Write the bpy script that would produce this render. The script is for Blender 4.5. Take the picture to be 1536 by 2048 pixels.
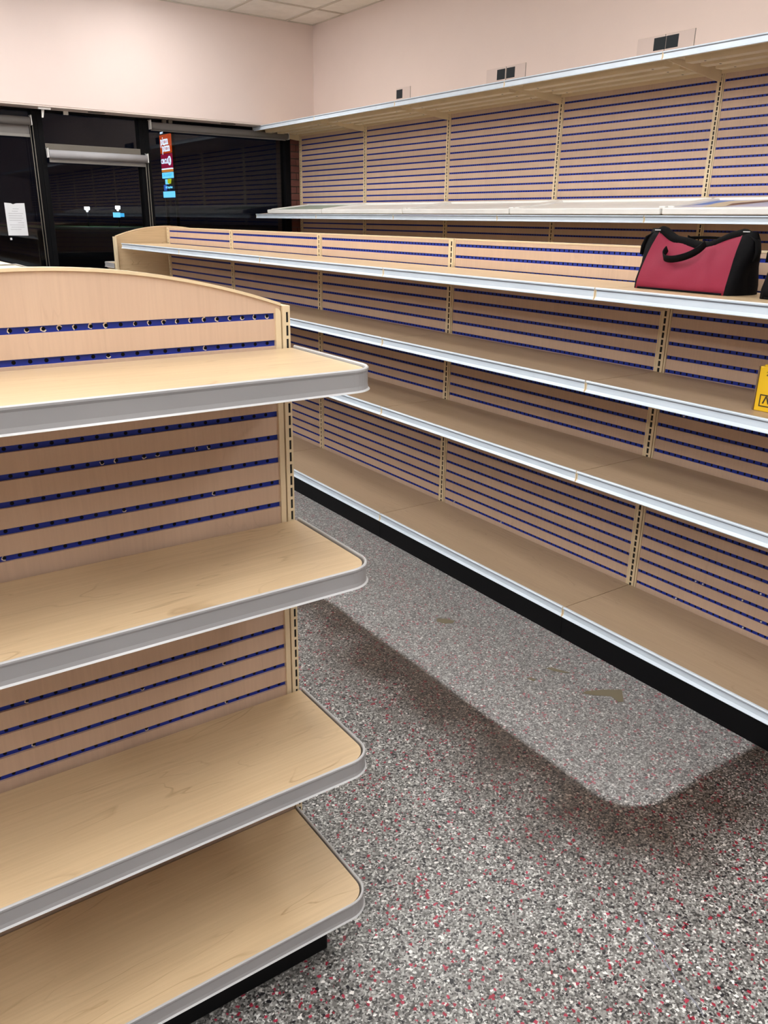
import bpy, math, random
from mathutils import Vector, Matrix
random.seed(4)
for o in list(bpy.data.objects): bpy.data.objects.remove(o)
SC = bpy.context.scene
COL = SC.collection
PI = math.pi

# ------------------------------------------------------------------ camera
YAW, PITCH, ROLL, FPX, EYE = 0.6128, -0.3486, 0.0157, 1599.16, 1.4836
fw = Vector((math.sin(YAW)*math.cos(PITCH), math.cos(YAW)*math.cos(PITCH), math.sin(PITCH)))
rt = Vector((math.cos(YAW), -math.sin(YAW), 0)); up = rt.cross(fw)
rt, up = rt*math.cos(ROLL)+up*math.sin(ROLL), up*math.cos(ROLL)-rt*math.sin(ROLL)
cd = bpy.data.cameras.new('camera'); cam = bpy.data.objects.new('camera', cd); COL.objects.link(cam)
cd.sensor_fit = 'VERTICAL'; cd.sensor_height = 24; cd.sensor_width = 18; cd.lens = 24*FPX/2048
cd.clip_start = 0.03; cd.clip_end = 500
cam.matrix_world = Matrix(((rt.x, up.x, -fw.x, 0), (rt.y, up.y, -fw.y, 0), (rt.z, up.z, -fw.z, EYE), (0, 0, 0, 1)))
SC.camera = cam
# ------------------------------------------------------------------ world: night outside
w = bpy.data.worlds.new('night'); SC.world = w; w.use_nodes = True
w.node_tree.nodes['Background'].inputs[0].default_value = (0.25, 0.35, 0.8, 1)
w.node_tree.nodes['Background'].inputs[1].default_value = 0.004
# ------------------------------------------------------------------ exposure and lamp strength
vs = SC.view_settings
vs.view_transform = 'Standard'; vs.look = 'None'; vs.gamma = 1; vs.use_curve_mapping = False
vs.exposure = 0.56
LAMP = 9.0                      # emission of the fluorescent diffusers

# ------------------------------------------------------------------ materials
def newmat(name):
    m = bpy.data.materials.new(name); m.use_nodes = True
    nt = m.node_tree; b = nt.nodes['Principled BSDF']
    return m, nt, b
def node(nt, t, **k):
    n = nt.nodes.new(t)
    for a, v in k.items():
        if a == 'inp':
            for i, x in v.items(): n.inputs[i].default_value = x
        else: setattr(n, a, v)
    return n
def plain(name, col, rough=0.5, metal=0.0, spec=0.5, bump=0.0, bscale=300, var=1.0):
    m, nt, b = newmat(name)
    b.inputs['Roughness'].default_value = rough; b.inputs['Metallic'].default_value = metal
    b.inputs['Specular IOR Level'].default_value = spec
    tc = node(nt, 'ShaderNodeTexCoord'); nz = node(nt, 'ShaderNodeTexNoise', inp={'Scale': 6.0, 'Detail': 4.0})
    nt.links.new(tc.outputs['Object'], nz.inputs['Vector'])
    r = node(nt, 'ShaderNodeValToRGB'); c = Vector(col)
    r.color_ramp.elements[0].position = .3; r.color_ramp.elements[1].position = .7
    r.color_ramp.elements[0].color = (*(c*(1-.06*var)), 1); r.color_ramp.elements[1].color = (*(c*(1+.05*var)), 1)
    nt.links.new(nz.outputs['Fac'], r.inputs[0]); nt.links.new(r.outputs[0], b.inputs['Base Color'])
    if bump:
        n2 = node(nt, 'ShaderNodeTexNoise', inp={'Scale': float(bscale), 'Detail': 3.0})
        bp = node(nt, 'ShaderNodeBump', inp={'Strength': bump, 'Distance': .002})
        nt.links.new(tc.outputs['Object'], n2.inputs['Vector']); nt.links.new(n2.outputs['Fac'], bp.inputs['Height'])
        nt.links.new(bp.outputs[0], b.inputs['Normal'])
    return m
def emit(name, col, s):
    m, nt, b = newmat(name)
    b.inputs['Base Color'].default_value = (*col, 1)
    b.inputs['Emission Color'].default_value = (*col, 1); b.inputs['Emission Strength'].default_value = s
    return m
def wood(name, base, dark, along, rough=.35, fine=1.0, lines=.5, tint=None, spec=.5):
    """laminate with grain running along axis 'along' of the object's own coordinates"""
    m, nt, b = newmat(name); L = nt.links.new
    tc = node(nt, 'ShaderNodeTexCoord'); oi = node(nt, 'ShaderNodeObjectInfo')
    cx = node(nt, 'ShaderNodeCombineXYZ'); ml = node(nt, 'ShaderNodeMath', operation='MULTIPLY', inp={1: 37.0})
    L(oi.outputs['Random'], ml.inputs[0])
    for i in range(3): L(ml.outputs[0], cx.inputs[i])
    ad = node(nt, 'ShaderNodeVectorMath', operation='ADD'); L(tc.outputs['Object'], ad.inputs[0]); L(cx.outputs[0], ad.inputs[1])
    s = [7.0, 7.0, 7.0]; s[along] = 1.1
    mp = node(nt, 'ShaderNodeMapping', inp={'Scale': tuple(s)}); L(ad.outputs[0], mp.inputs[0])
    n1 = node(nt, 'ShaderNodeTexNoise', inp={'Scale': 1.3, 'Detail': 3.0, 'Roughness': .5, 'Distortion': .6}); L(mp.outputs[0], n1.inputs['Vector'])
    # cathedral lines: contour bands of the low noise
    k = node(nt, 'ShaderNodeMath', operation='MULTIPLY', inp={1: 9.0}); L(n1.outputs['Fac'], k.inputs[0])
    fr = node(nt, 'ShaderNodeMath', operation='FRACT'); L(k.outputs[0], fr.inputs[0])
    rl = node(nt, 'ShaderNodeValToRGB'); e = rl.color_ramp.elements
    e[0].position = 0; e[0].color = (1, 1, 1, 1); e[1].position = .09; e[1].color = (0, 0, 0, 1)
    x = e.new(.95); x.color = (0, 0, 0, 1); x = e.new(1); x.color = (.8, .8, .8, 1); L(fr.outputs[0], rl.inputs[0])
    gate = node(nt, 'ShaderNodeTexNoise', inp={'Scale': 2.2, 'Detail': 2.0}); L(mp.outputs[0], gate.inputs['Vector'])
    gr = node(nt, 'ShaderNodeValToRGB'); gr.color_ramp.elements[0].position = .45; gr.color_ramp.elements[1].position = .68
    L(gate.outputs['Fac'], gr.inputs[0])
    g = node(nt, 'ShaderNodeMath', operation='MULTIPLY'); L(rl.outputs[0], g.inputs[0]); L(gr.outputs[0], g.inputs[1])
    # fine fibres
    s2 = [260.0*fine, 260.0*fine, 260.0*fine]; s2[along] = 9.0
    mp2 = node(nt, 'ShaderNodeMapping', inp={'Scale': tuple(s2)}); L(ad.outputs[0], mp2.inputs[0])
    n2 = node(nt, 'ShaderNodeTexNoise', inp={'Scale': .6, 'Detail': 3.0, 'Roughness': .6}); L(mp2.outputs[0], n2.inputs['Vector'])
    f2 = node(nt, 'ShaderNodeMath', operation='MULTIPLY_ADD', inp={1: .55, 2: -.16}); L(n2.outputs['Fac'], f2.inputs[0])
    g2 = node(nt, 'ShaderNodeMath', operation='MULTIPLY_ADD', inp={1: lines}); L(g.outputs[0], g2.inputs[0]); L(f2.outputs[0], g2.inputs[2])
    n3 = node(nt, 'ShaderNodeMath', operation='MULTIPLY_ADD', inp={1: .5, 2: -.2}); L(n1.outputs['Fac'], n3.inputs[0])
    su = node(nt, 'ShaderNodeMath', operation='ADD', use_clamp=True); L(g2.outputs[0], su.inputs[0]); L(n3.outputs[0], su.inputs[1])
    mx = node(nt, 'ShaderNodeMix', data_type='RGBA', inp={6: (*base, 1), 7: (*dark, 1)}); L(su.outputs[0], mx.inputs[0])
    L(mx.outputs[2], b.inputs['Base Color'])
    b.inputs['Roughness'].default_value = rough; b.inputs['Specular IOR Level'].default_value = spec
    return m
M = {}
M['wall'] = plain('wall_paint', (.77, .655, .615), .6, bump=.12, bscale=220, var=.15)
M['ceil'] = plain('ceiling_tile_white', (.93, .91, .88), .9, bump=.5, bscale=260)
M['tbar'] = plain('ceiling_grid_metal', (.62, .58, .52), .5)
M['panel'] = wood('maple_panel', (.665, .49, .365), (.46, .315, .23), 2, .5, 1.0, .22)
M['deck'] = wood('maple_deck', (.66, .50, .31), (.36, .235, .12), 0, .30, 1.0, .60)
M['deckd'] = wood('darker_maple_deck', (.43, .32, .215), (.26, .18, .11), 0, .36, 1.0, .45)  # same maple in a darker, browner tone
M['cream'] = plain('cream_enamel', (.80, .66, .44), .4)
M['blue'] = plain('blue_groove_paint', (.004, .028, .35), .5)
M['dark'] = plain('hole_shadow_black', (.006, .006, .007), .8)
M['rail'] = plain('white_price_rail', (.66, .76, .86), .3)
M['raild'] = plain('rail_line_grey', (.30, .33, .38), .5)
M['band'] = plain('grey_vinyl_band', (.37, .37, .375), .38)
M['bandtop'] = plain('pale_grey_bead', (.50, .51, .52), .35)
M['kick'] = plain('black_kick_enamel', (.003, .0032, .004), .5, spec=.15)
M['chip'] = plain('bare_chipboard', (.78, .72, .60), .9)
M['plastic'] = plain('white_plastic', (.93, .94, .92), .35)
M['frame'] = plain('black_anodised_frame', (.003, .0034, .0045), .45, spec=.12)
M['bronze'] = plain('grey_bronze_bar', (.16, .145, .12), .5)
M['blind'] = plain('white_blind_cloth', (.40, .40, .42), .7)
M['blindshaded'] = plain('shaded_blind_cloth', (.20, .19, .185), .75)  # same blind cloth with the soffit's shade put into its colour
M['hemgrey'] = plain('grey_hem_plastic', (.26, .25, .235), .6)
M['paper'] = plain('white_paper', (.75, .78, .82), .8)
M['ink'] = plain('grey_ink', (.25, .26, .3), .8)
M['soffit'] = plain('soffit_paint', (.75, .65, .60), .7)
M['mortar'] = plain('dark_mortar', (.10, .07, .06), .9)
M['brick'] = plain('dark_red_brick', (.14, .05, .04), .85, bump=.4, bscale=90)
M['asphalt'] = plain('night_asphalt', (.03, .03, .034), .8)
M['grass'] = plain('lawn_green', (.02, .11, .02), .9)
M['pink'] = plain('crimson_canvas', (.25, .009, .040), .75, bump=.35, bscale=700)
M['black'] = plain('black_nylon', (.0035, .0035, .0045), .65, spec=.08, bump=.3, bscale=500)
M['web'] = plain('black_webbing', (.004, .004, .0045), .8, spec=.1, bump=.4, bscale=900)
M['zip'] = plain('white_tag', (.7, .72, .75), .5)
M['yellow'] = plain('yellow_carton', (.80, .50, .012), .45)
M['carton'] = plain('carton_edge_brown', (.16, .10, .06), .8)
M['print'] = plain('black_print', (.02, .016, .012), .6)
M['tape'] = plain('tan_tape_residue', (.17, .145, .095), .6)
M['square'] = plain('charcoal_magnet', (.014, .018, .022), .6, spec=.2)
M['art'] = plain('pale_lilac_print', (.55, .56, .76), .45)
M['artblue'] = plain('sky_blue_print', (.10, .24, .70), .45)
M['artsand'] = plain('sand_print', (.72, .62, .45), .45)
M['artbrown'] = plain('brown_print', (.16, .06, .05), .45)
M['artink'] = plain('violet_print', (.10, .08, .40), .45)
M['artgreen'] = plain('faded_green_print', (.42, .52, .44), .45)
M['lamp'] = emit('fluorescent_diffuser', (1.0, .985, .965), LAMP)
M['lampmetal'] = plain('white_troffer_metal', (.8, .8, .78), .4)
M['wire'] = plain('thin_steel_wire', (.25, .24, .22), .35, .8)
M['carpaint'] = plain('dark_car_paint', (.01, .012, .016), .2)
# glass: thin pane, clear with a fresnel reflection
def glass(name, tint, ior=1.5, alpha=None):
    m, nt, b = newmat(name); L = nt.links.new
    out = nt.nodes['Material Output']; nt.nodes.remove(b)
    t = node(nt, 'ShaderNodeBsdfTransparent', inp={0: (*tint, 1)}); g = node(nt, 'ShaderNodeBsdfGlossy', inp={'Roughness': 0.0})
    f = node(nt, 'ShaderNodeFresnel', inp={0: ior}); mx = node(nt, 'ShaderNodeMixShader')
    L(f.outputs[0], mx.inputs[0]); L(t.outputs[0], mx.inputs[1]); L(g.outputs[0], mx.inputs[2]); L(mx.outputs[0], out.inputs[0])
    return m
M['glass'] = glass('window_glass', (.93, .95, .96), 1.38)
M['acrylic'] = glass('clear_acrylic', (.95, .95, .955), 1.07)
# floor: chip terrazzo with a worn dirt mark left round a removed fixture
def floor_mat():
    m, nt, b = newmat('chip_floor'); L = nt.links.new
    geo = node(nt, 'ShaderNodeNewGeometry'); P = geo.outputs['Position']
    def vor(scale, seed):
        mp = node(nt, 'ShaderNodeMapping', inp={'Location': (seed, seed*1.7, 0), 'Scale': (1, 1, 0)}); L(P, mp.inputs[0])
        dn = node(nt, 'ShaderNodeTexNoise', inp={'Scale': scale*1.1, 'Detail': 1.0}); L(mp.outputs[0], dn.inputs['Vector'])
        dv = node(nt, 'ShaderNodeVectorMath', operation='SCALE', inp={3: .9/scale}); L(dn.outputs['Color'], dv.inputs[0])
        av = node(nt, 'ShaderNodeVectorMath', operation='ADD'); L(mp.outputs[0], av.inputs[0]); L(dv.outputs[0], av.inputs[1])
        v = node(nt, 'ShaderNodeTexVoronoi', inp={'Scale': float(scale)}); L(av.outputs[0], v.inputs['Vector'])
        sp = node(nt, 'ShaderNodeSeparateColor'); L(v.outputs['Color'], sp.inputs[0])
        return v, sp
    def ramp(src, stops):
        r = node(nt, 'ShaderNodeValToRGB'); r.color_ramp.interpolation = 'CONSTANT'
        e = r.color_ramp.elements
        while len(e) > 1: e.remove(e[-1])
        e[0].position = 0; e[0].color = (*stops[0][1], 1)
        for p, c in stops[1:]: x = e.new(p); x.color = (*c, 1)
        L(src, r.inputs[0]); return r
    v1, s1 = vor(250, 0.3)
    fine = ramp(s1.outputs[0], [(0, (.04, .040, .040)), (.15, (.105, .104, .10)), (.34, (.19, .19, .183)), (.56, (.295, .295, .287)), (.78, (.44, .445, .435)), (.92, (.68, .69, .68))])
    v2, s2 = vor(165, 5.1)
    big = ramp(s2.outputs[1], [(0, (.30, .012, .035)), (.3, (.42, .035, .075)), (.46, (.012, .012, .016)), (.85, (.85, .84, .82))])
    pick = ramp(s2.outputs[0], [(0, (1, 1, 1)), (.10, (0, 0, 0))])
    mx = node(nt, 'ShaderNodeMix', data_type='RGBA'); L(pick.outputs[0], mx.inputs[0]); L(fine.outputs[0], mx.inputs[6]); L(big.outputs[0], mx.inputs[7])
    # dirt: signed distance outside the rounded rectangle x>1.54, y>1.02 (radius .12)
    sp = node(nt, 'ShaderNodeSeparateXYZ'); L(P, sp.inputs[0])
    nz = node(nt, 'ShaderNodeTexNoise', inp={'Scale': 5.0, 'Detail': 5.0}); L(P, nz.inputs['Vector'])
    R = .13
    def mth(op, a, bb=None, c=None):
        n = node(nt, 'ShaderNodeMath', operation=op)
        for i, x in enumerate((a, bb, c)):
            if x is None: continue
            if isinstance(x, (int, float)): n.inputs[i].default_value = x
            else: L(x, n.inputs[i])
        return n.outputs[0]
    dx = mth('MAXIMUM', mth('SUBTRACT', 1.54+R, sp.outputs[0]), 0.0)
    dy = mth('MAXIMUM', mth('SUBTRACT', 1.03+R, sp.outputs[1]), 0.0)
    d = mth('SUBTRACT', mth('SQRT', mth('ADD', mth('MULTIPLY', dx, dx), mth('MULTIPLY', dy, dy))), R)
    jit = mth('MULTIPLY_ADD', nz.outputs['Fac'], .16, -.08)
    dd = mth('ADD', d, mth('MULTIPLY', jit, .12))
    edge = node(nt, 'ShaderNodeMapRange', interpolation_type='SMOOTHSTEP', inp={1: -.012, 2: .018, 3: 0.0, 4: 1.0}); L(dd, edge.inputs[0])
    df = mth('ADD', d, mth('MULTIPLY', jit, 2.0))
    fade = node(nt, 'ShaderNodeMapRange', interpolation_type='SMOOTHSTEP', inp={1: .0, 2: .46, 3: 1.0, 4: 0.0}); L(df, fade.inputs[0])
    band = mth('MULTIPLY', edge.outputs[0], fade.outputs[0])
    nz2 = node(nt, 'ShaderNodeTexNoise', inp={'Scale': 2.3, 'Detail': 6.0, 'Roughness': .6}); L(P, nz2.inputs['Vector'])
    blot = node(nt, 'ShaderNodeMapRange', inp={1: .45, 2: .75, 3: 0.0, 4: .35}); L(nz2.outputs['Fac'], blot.inputs[0])
    outside = mth('MULTIPLY', blot.outputs[0], edge.outputs[0])
    dirt = mth('MINIMUM', mth('ADD', mth('MULTIPLY', band, .97), outside), 1.0)
    mul = node(nt, 'ShaderNodeMix', data_type='RGBA', blend_type='MULTIPLY', inp={7: (.24, .185, .155, 1)})
    L(dirt, mul.inputs[0]); L(mx.outputs[2], mul.inputs[6])
    # old film inside the footprint: a little greyer
    film = node(nt, 'ShaderNodeMix', data_type='RGBA', inp={7: (.23, .225, .23, 1)})
    L(mth('MULTIPLY', mth('SUBTRACT', 1.0, edge.outputs[0]), .38), film.inputs[0]); L(mul.outputs[2], film.inputs[6])
    L(film.outputs[2], b.inputs['Base Color'])
    rr = mth('ADD', mth('MULTIPLY_ADD', edge.outputs[0], -.10, .46), mth('MULTIPLY', nz2.outputs['Fac'], .06))
    L(rr, b.inputs['Roughness'])
    bp = node(nt, 'ShaderNodeBump', inp={'Strength': .12, 'Distance': .001}); L(v1.outputs['Distance'], bp.inputs['Height']); L(bp.outputs[0], b.inputs['Normal'])
    return m
M['floor'] = floor_mat()

# ------------------------------------------------------------------ mesh builder
class MB:
    def __init__(s): s.v = []; s.f = []; s.m = []; s.sm = []
    def add(s, pts, faces, m=0, smooth=False):
        o = len(s.v); s.v += [tuple(p) for p in pts]
        for f in faces: s.f.append([o+i for i in f]); s.m.append(m); s.sm.append(smooth)
    def quad(s, a, b, c, d, m=0): s.add([a, b, c, d], [(0, 1, 2, 3)], m)
    def box(s, x0, x1, y0, y1, z0, z1, m=0):
        p = [(x, y, z) for x in (x0, x1) for y in (y0, y1) for z in (z0, z1)]
        s.add(p, [(0, 1, 3, 2), (4, 6, 7, 5), (0, 4, 5, 1), (2, 3, 7, 6), (0, 2, 6, 4), (1, 5, 7, 3)], m)
    def prof(s, pts, x0, x1, m=0, caps=True, mats=None, smooth=False):
        """closed (y,z) outline extruded along x"""
        n = len(pts); a = [(x0, y, z) for y, z in pts]; b = [(x1, y, z) for y, z in pts]
        o = len(s.v); s.v += a+b
        for i in range(n):
            j = (i+1) % n; s.f.append([o+i, o+j, o+n+j, o+n+i]); s.m.append(mats[i] if mats else m); s.sm.append(smooth)
        if caps:
            s.f.append([o+i for i in range(n)][::-1]); s.m.append(m); s.sm.append(False)
            s.f.append([o+n+i for i in range(n)]); s.m.append(m); s.sm.append(False)
    def prism(s, pts, y0, y1, m=0):
        """closed (x,z) outline extruded along y"""
        n = len(pts); o = len(s.v); s.v += [(x, y0, z) for x, z in pts]+[(x, y1, z) for x, z in pts]
        for i in range(n):
            j = (i+1) % n; s.f.append([o+i, o+j, o+n+j, o+n+i]); s.m.append(m); s.sm.append(False)
        s.f.append([o+i for i in range(n)]); s.m.append(m); s.sm.append(False)
        s.f.append([o+n+i for i in range(n)][::-1]); s.m.append(m); s.sm.append(False)
    def tube(s, path, r, m=0, n=8, closed=False):
        P = [Vector(p) for p in path]; k = len(P); o = len(s.v)
        for i, p in enumerate(P):
            t = (P[min(i+1, k-1)]-P[max(i-1, 0)]).normalized()
            a = t.cross(Vector((0, 0, 1)));
            if a.length < .05: a = t.cross(Vector((1, 0, 0)))
            a.normalize(); b = t.cross(a)
            for q in range(n):
                c = 2*PI*q/n; s.v.append(tuple(p+(a*math.cos(c)+b*math.sin(c))*r))
        for i in range(k-1):
            for q in range(n):
                q2 = (q+1) % n; s.f.append([o+i*n+q, o+i*n+q2, o+(i+1)*n+q2, o+(i+1)*n+q]); s.m.append(m); s.sm.append(True)
        s.f.append([o+q for q in range(n)][::-1]); s.m.append(m); s.sm.append(False)
        s.f.append([o+(k-1)*n+q for q in range(n)]); s.m.append(m); s.sm.append(False)
    def sweep(s, path, prof, m=0, mats=None):
        """open path of (point, outward) pairs in plan; profile of (out, z), closed"""
        n = len(prof); o = len(s.v)
        for p, out in path:
            for a, z in prof: s.v.append((p[0]+out[0]*a, p[1]+out[1]*a, z))
        for i in range(len(path)-1):
            for q in range(n):
                q2 = (q+1) % n; s.f.append([o+i*n+q, o+i*n+q2, o+(i+1)*n+q2, o+(i+1)*n+q]); s.m.append(mats[q] if mats else m); s.sm.append(False)
        s.f.append([o+q for q in range(n)]); s.m.append(m); s.sm.append(False)
        s.f.append([o+(len(path)-1)*n+q for q in range(n)][::-1]); s.m.append(m); s.sm.append(False)
    def mesh(s, name, mats):
        me = bpy.data.meshes.new(name); me.from_pydata(s.v, [], s.f)
        for x in mats: me.materials.append(M[x])
        me.polygons.foreach_set('material_index', s.m); me.polygons.foreach_set('use_smooth', s.sm); me.update()
        import bmesh
        bm = bmesh.new(); bm.from_mesh(me); bmesh.ops.recalc_face_normals(bm, faces=bm.faces); bm.to_mesh(me); bm.free()
        return me
    def build(s, name, mats, parent=None, loc=(0, 0, 0), rz=0):
        return put(name, s.mesh(name, mats), parent, loc, rz)
def put(name, me, parent=None, loc=(0, 0, 0), rz=0):
    o = bpy.data.objects.new(name, me); COL.objects.link(o)
    o.location = loc; o.rotation_euler = (0, 0, rz)
    if parent: o.parent = parent
    return o
def tag(o, label, cat, group=None):
    o['label'] = label; o['category'] = cat
    if group: o['group'] = group
    return o
def thing(name, label, cat, loc=(0, 0, 0), rz=0, group=None):
    return tag(put(name, None, None, loc, rz), label, cat, group)
def structure(o): o['kind'] = 'structure'; return o
def bevel(o, wd=.002, seg=2):
    b = o.modifiers.new('bevel', 'BEVEL'); b.width = wd; b.segments = seg; b.limit_method = 'ANGLE'; b.angle_limit = .6
    return o
def textmesh(body, size, mat, parent, loc, rot, ext=.0006, name='lettering', xs=1.0, align='CENTER', shear=0.0, bold=0.0):
    cu = bpy.data.curves.new(name, 'FONT'); cu.body = body; cu.size = size; cu.extrude = ext; cu.align_x = align; cu.align_y = 'CENTER'
    cu.shear = shear; cu.offset = bold; cu.resolution_u = 3
    to = bpy.data.objects.new(name, cu)
    me = bpy.data.meshes.new_from_object(to); bpy.data.objects.remove(to)
    me.materials.clear(); me.materials.append(M[mat])
    o = put(name, me, parent, loc); o.rotation_euler = rot; o.scale = (xs, 1, 1)
    return o

# ------------------------------------------------------------------ room shell
RX, RY, CZ = 4.525, 7.776, 3.273          # right wall, window-wall soffit face, ceiling
LX, BY = -5.2, -5.2
SB = 2.360                                # soffit underside
GY = 8.05                                 # glass plane
b = MB(); b.box(LX-.1, RX+.1, BY-.1, 8.35, -.1, 0); structure(b.build('floor', ['floor']))
b = MB(); b.box(RX, RX+.15, BY, 8.35, 0, CZ+.1); structure(b.build('wall_right', ['wall']))
b = MB(); b.box(LX-.15, LX, BY, 8.35, 0, CZ+.1); structure(b.build('wall_left', ['wall']))
b = MB(); b.box(LX, RX, BY-.15, BY, 0, CZ+.1); structure(b.build('wall_rear', ['wall']))
b = MB(); b.box(LX, RX, RY, 8.35, SB, CZ+.1)
wf = structure(b.build('wall_front', ['wall']))
b = MB(); b.box(LX, RX, RY+.004, GY-.03, SB-.012, SB); sl = b.build('soffit_lining', ['soffit'], wf)
for x, y in ((2.37, 7.86), (3.62, 7.86)):   # round vents in the soffit underside
    b = MB(); n = 20
    ring = [(x+.075*math.cos(2*PI*i/n), y+.045*math.sin(2*PI*i/n)) for i in range(n)]
    b.add([(px, py, SB-.012) for px, py in ring]+[(px, py, SB-.018) for px, py in ring], [tuple(range(n, 2*n))]+[(i, (i+1) % n, n+(i+1) % n, n+i) for i in range(n)])
    b.build('soffit_vent', ['bronze'], wf)
b = MB(); b.box(1.87, 1.97, 7.80, 7.83, SB-.03, SB-.012); b.build('soffit_clip', ['plastic'], wf)
b = MB(); b.prism([(1.90, SB-.09), (1.912, SB-.09), (1.93, SB-.012), (1.905, SB-.012)], 7.84, 7.85); b.build('soffit_clip', ['plastic'], wf)
b = MB(); b.box(2.12, 2.16, 7.98, 8.0, SB-.04, SB-.012); b.build('soffit_clip', ['plastic'], wf)
for x in (3.0, 3.06):
    b = MB(); b.box(x, x+.035, 7.95, 7.98, SB-.045, SB-.012); b.build('soffit_clip', ['bronze'], wf)
# solid wall left of the shop windows
b = MB(); b.box(LX, -2.5, GY-.08, 8.35, 0, SB); structure(b.build('wall_front_left', ['wall']))

# ceiling: grid of 2 x 4 ft tiles, some cells hold lights
ce = structure(put('ceiling', None, None, (0, 0, CZ)))
b = MB(); b.box(LX, RX, BY, RY, .02, .06); b.build('ceiling_deck', ['ceil'], ce)
xs = [RX]+[4.228-.61*i for i in range(16) if 4.228-.61*i > LX]+[LX]
ys = [RY]+[7.2-1.2192*j for j in range(12) if 7.2-1.2192*j > BY]+[BY]
lights = {(3, 1), (3, 4), (3, 7), (6, 1), (6, 3), (6, 6), (7, 8), (8, 2), (8, 4), (8, 6), (10, 1), (10, 3), (10, 5), (10, 7), (13, 2), (13, 4), (13, 6), (13, 8)}  # all out of view; extra cells added for side and front fill light
LCELLS = []; tcache = {}
g = MB()
for x in xs: g.box(x-.0115, x+.0115, BY, RY, -.004, .006)
for y in ys: g.box(LX, RX, y-.0115, y+.0115, -.0045, .006)
g.build('ceiling_grid', ['tbar'], ce)
for i in range(len(xs)-1):
    for j in range(len(ys)-1):
        x1, x0, y1, y0 = xs[i], xs[i+1], ys[j], ys[j+1]
        if (i, j) in lights: LCELLS.append((x0, x1, y0, y1)); continue
        wx, wy = round(x1-x0, 3), round(y1-y0, 3)
        if (wx, wy) not in tcache:
            t = MB(); a = .009
            t.box(-wx/2+a, wx/2-a, -wy/2+a, wy/2-a, .004, .018); tcache[(wx, wy)] = t.mesh('ceiling_tile', ['ceil'])
        put('ceiling_tile', tcache[(wx, wy)], ce, ((x0+x1)/2, (y0+y1)/2, 0))
lm = [None]*2
for (x0, x1, y0, y1) in LCELLS:
    if lm[0] is None:
        wx, wy = (x1-x0)/2-.012, (y1-y0)/2-.012
        t = MB(); t.box(-wx, wx, -wy, -wy+.03, -.004, .03); t.box(-wx, wx, wy-.03, wy, -.004, .03); t.box(-wx, -wx+.03, -wy+.03, wy-.03, -.004, .03); t.box(wx-.03, wx, -wy+.03, wy-.03, -.004, .03); t.box(-wx, wx, -wy, wy, .03, .04)
        lm[0] = t.mesh('lamp_housing', ['lampmetal'])
        t = MB(); t.box(-wx+.03, wx-.03, -wy+.03, wy-.03, -.045, 0); lm[1] = t.mesh('diffuser', ['lamp'])  # lens dropped below the tiles, shaped to throw grazing light on the ceiling
    r = thing('ceiling_light', 'unseen white drop-lens fluorescent light panel set in the tiled ceiling', 'light', ((x0+x1)/2, (y0+y1)/2, CZ), 0, 'fluorescent lights in the ceiling')
    put('housing', lm[0], r); put('diffuser', lm[1], r, (0, 0, .002))

# shop windows: black frames, dark night behind
HZ = 2.335
def win(n, x0, x1, left, right, transom=False):
    r = structure(put('window_%d' % n, None, None, (0, GY, 0)))
    def bar(nm, *a, mat='frame'):
        q = MB(); q.box(*a); bevel(q.build(nm, [mat], r), .003)
    bar('jamb', x0-left, x0, -.05, .06, .5, HZ); bar('jamb', x1, x1+right, -.05, .06, .5, HZ)
    bar('head_rail', x0-left, x1+right, -.055, .065, HZ, SB)
    bar('sill_rail', x0-left, x1+right, -.06, .07, .42, .5)
    bar('lower_panel', x0-left, x1+right, -.03, .05, 0, .42)
    q = MB(); q.box(x0, x1, -.003, .003, .5, HZ-.0); q.build('glass_pane', ['glass'], r)
    if transom: bar('transom_bar', x0, x1, -.05, -.004, 2.030, 2.083, mat='bronze')
win(4, -1.0, .45, .1, .05); win(5, -2.4, -1.1, .1, 0)
win(1, .55, 1.846, .05, .05); win(2, 1.938, 2.785, .042, .045, True); win(3, 2.878, 4.304, .048, .06)
# dark brick pier at the end of the window wall
pr = structure(put('wall_pier', None, None, (4.37, 8.0, 0)))
b = MB(); b.box(0.004, .153, .012, .33, 0, SB-.014); b.build('mortar_core', ['mortar'], pr)
bl = MB(); bl.box(0, .155, 0, .1, 0, .057); blm = bl.mesh('brick', ['brick'])
bs = MB(); bs.box(0, .06, 0, .1, 0, .057); bsm = bs.mesh('brick', ['brick'])
bt = MB(); bt.box(0, .087, 0, .1, 0, .057); btm = bt.mesh('brick', ['brick'])
for c in range(35):
    z = .004+c*.0672
    if c % 2: put('brick', blm, pr, (-.002, .002*random.random(), z))
    else: put('brick', bsm, pr, (-.002, .002*random.random(), z)); put('brick', btm, pr, (.066, .002*random.random(), z))

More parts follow.
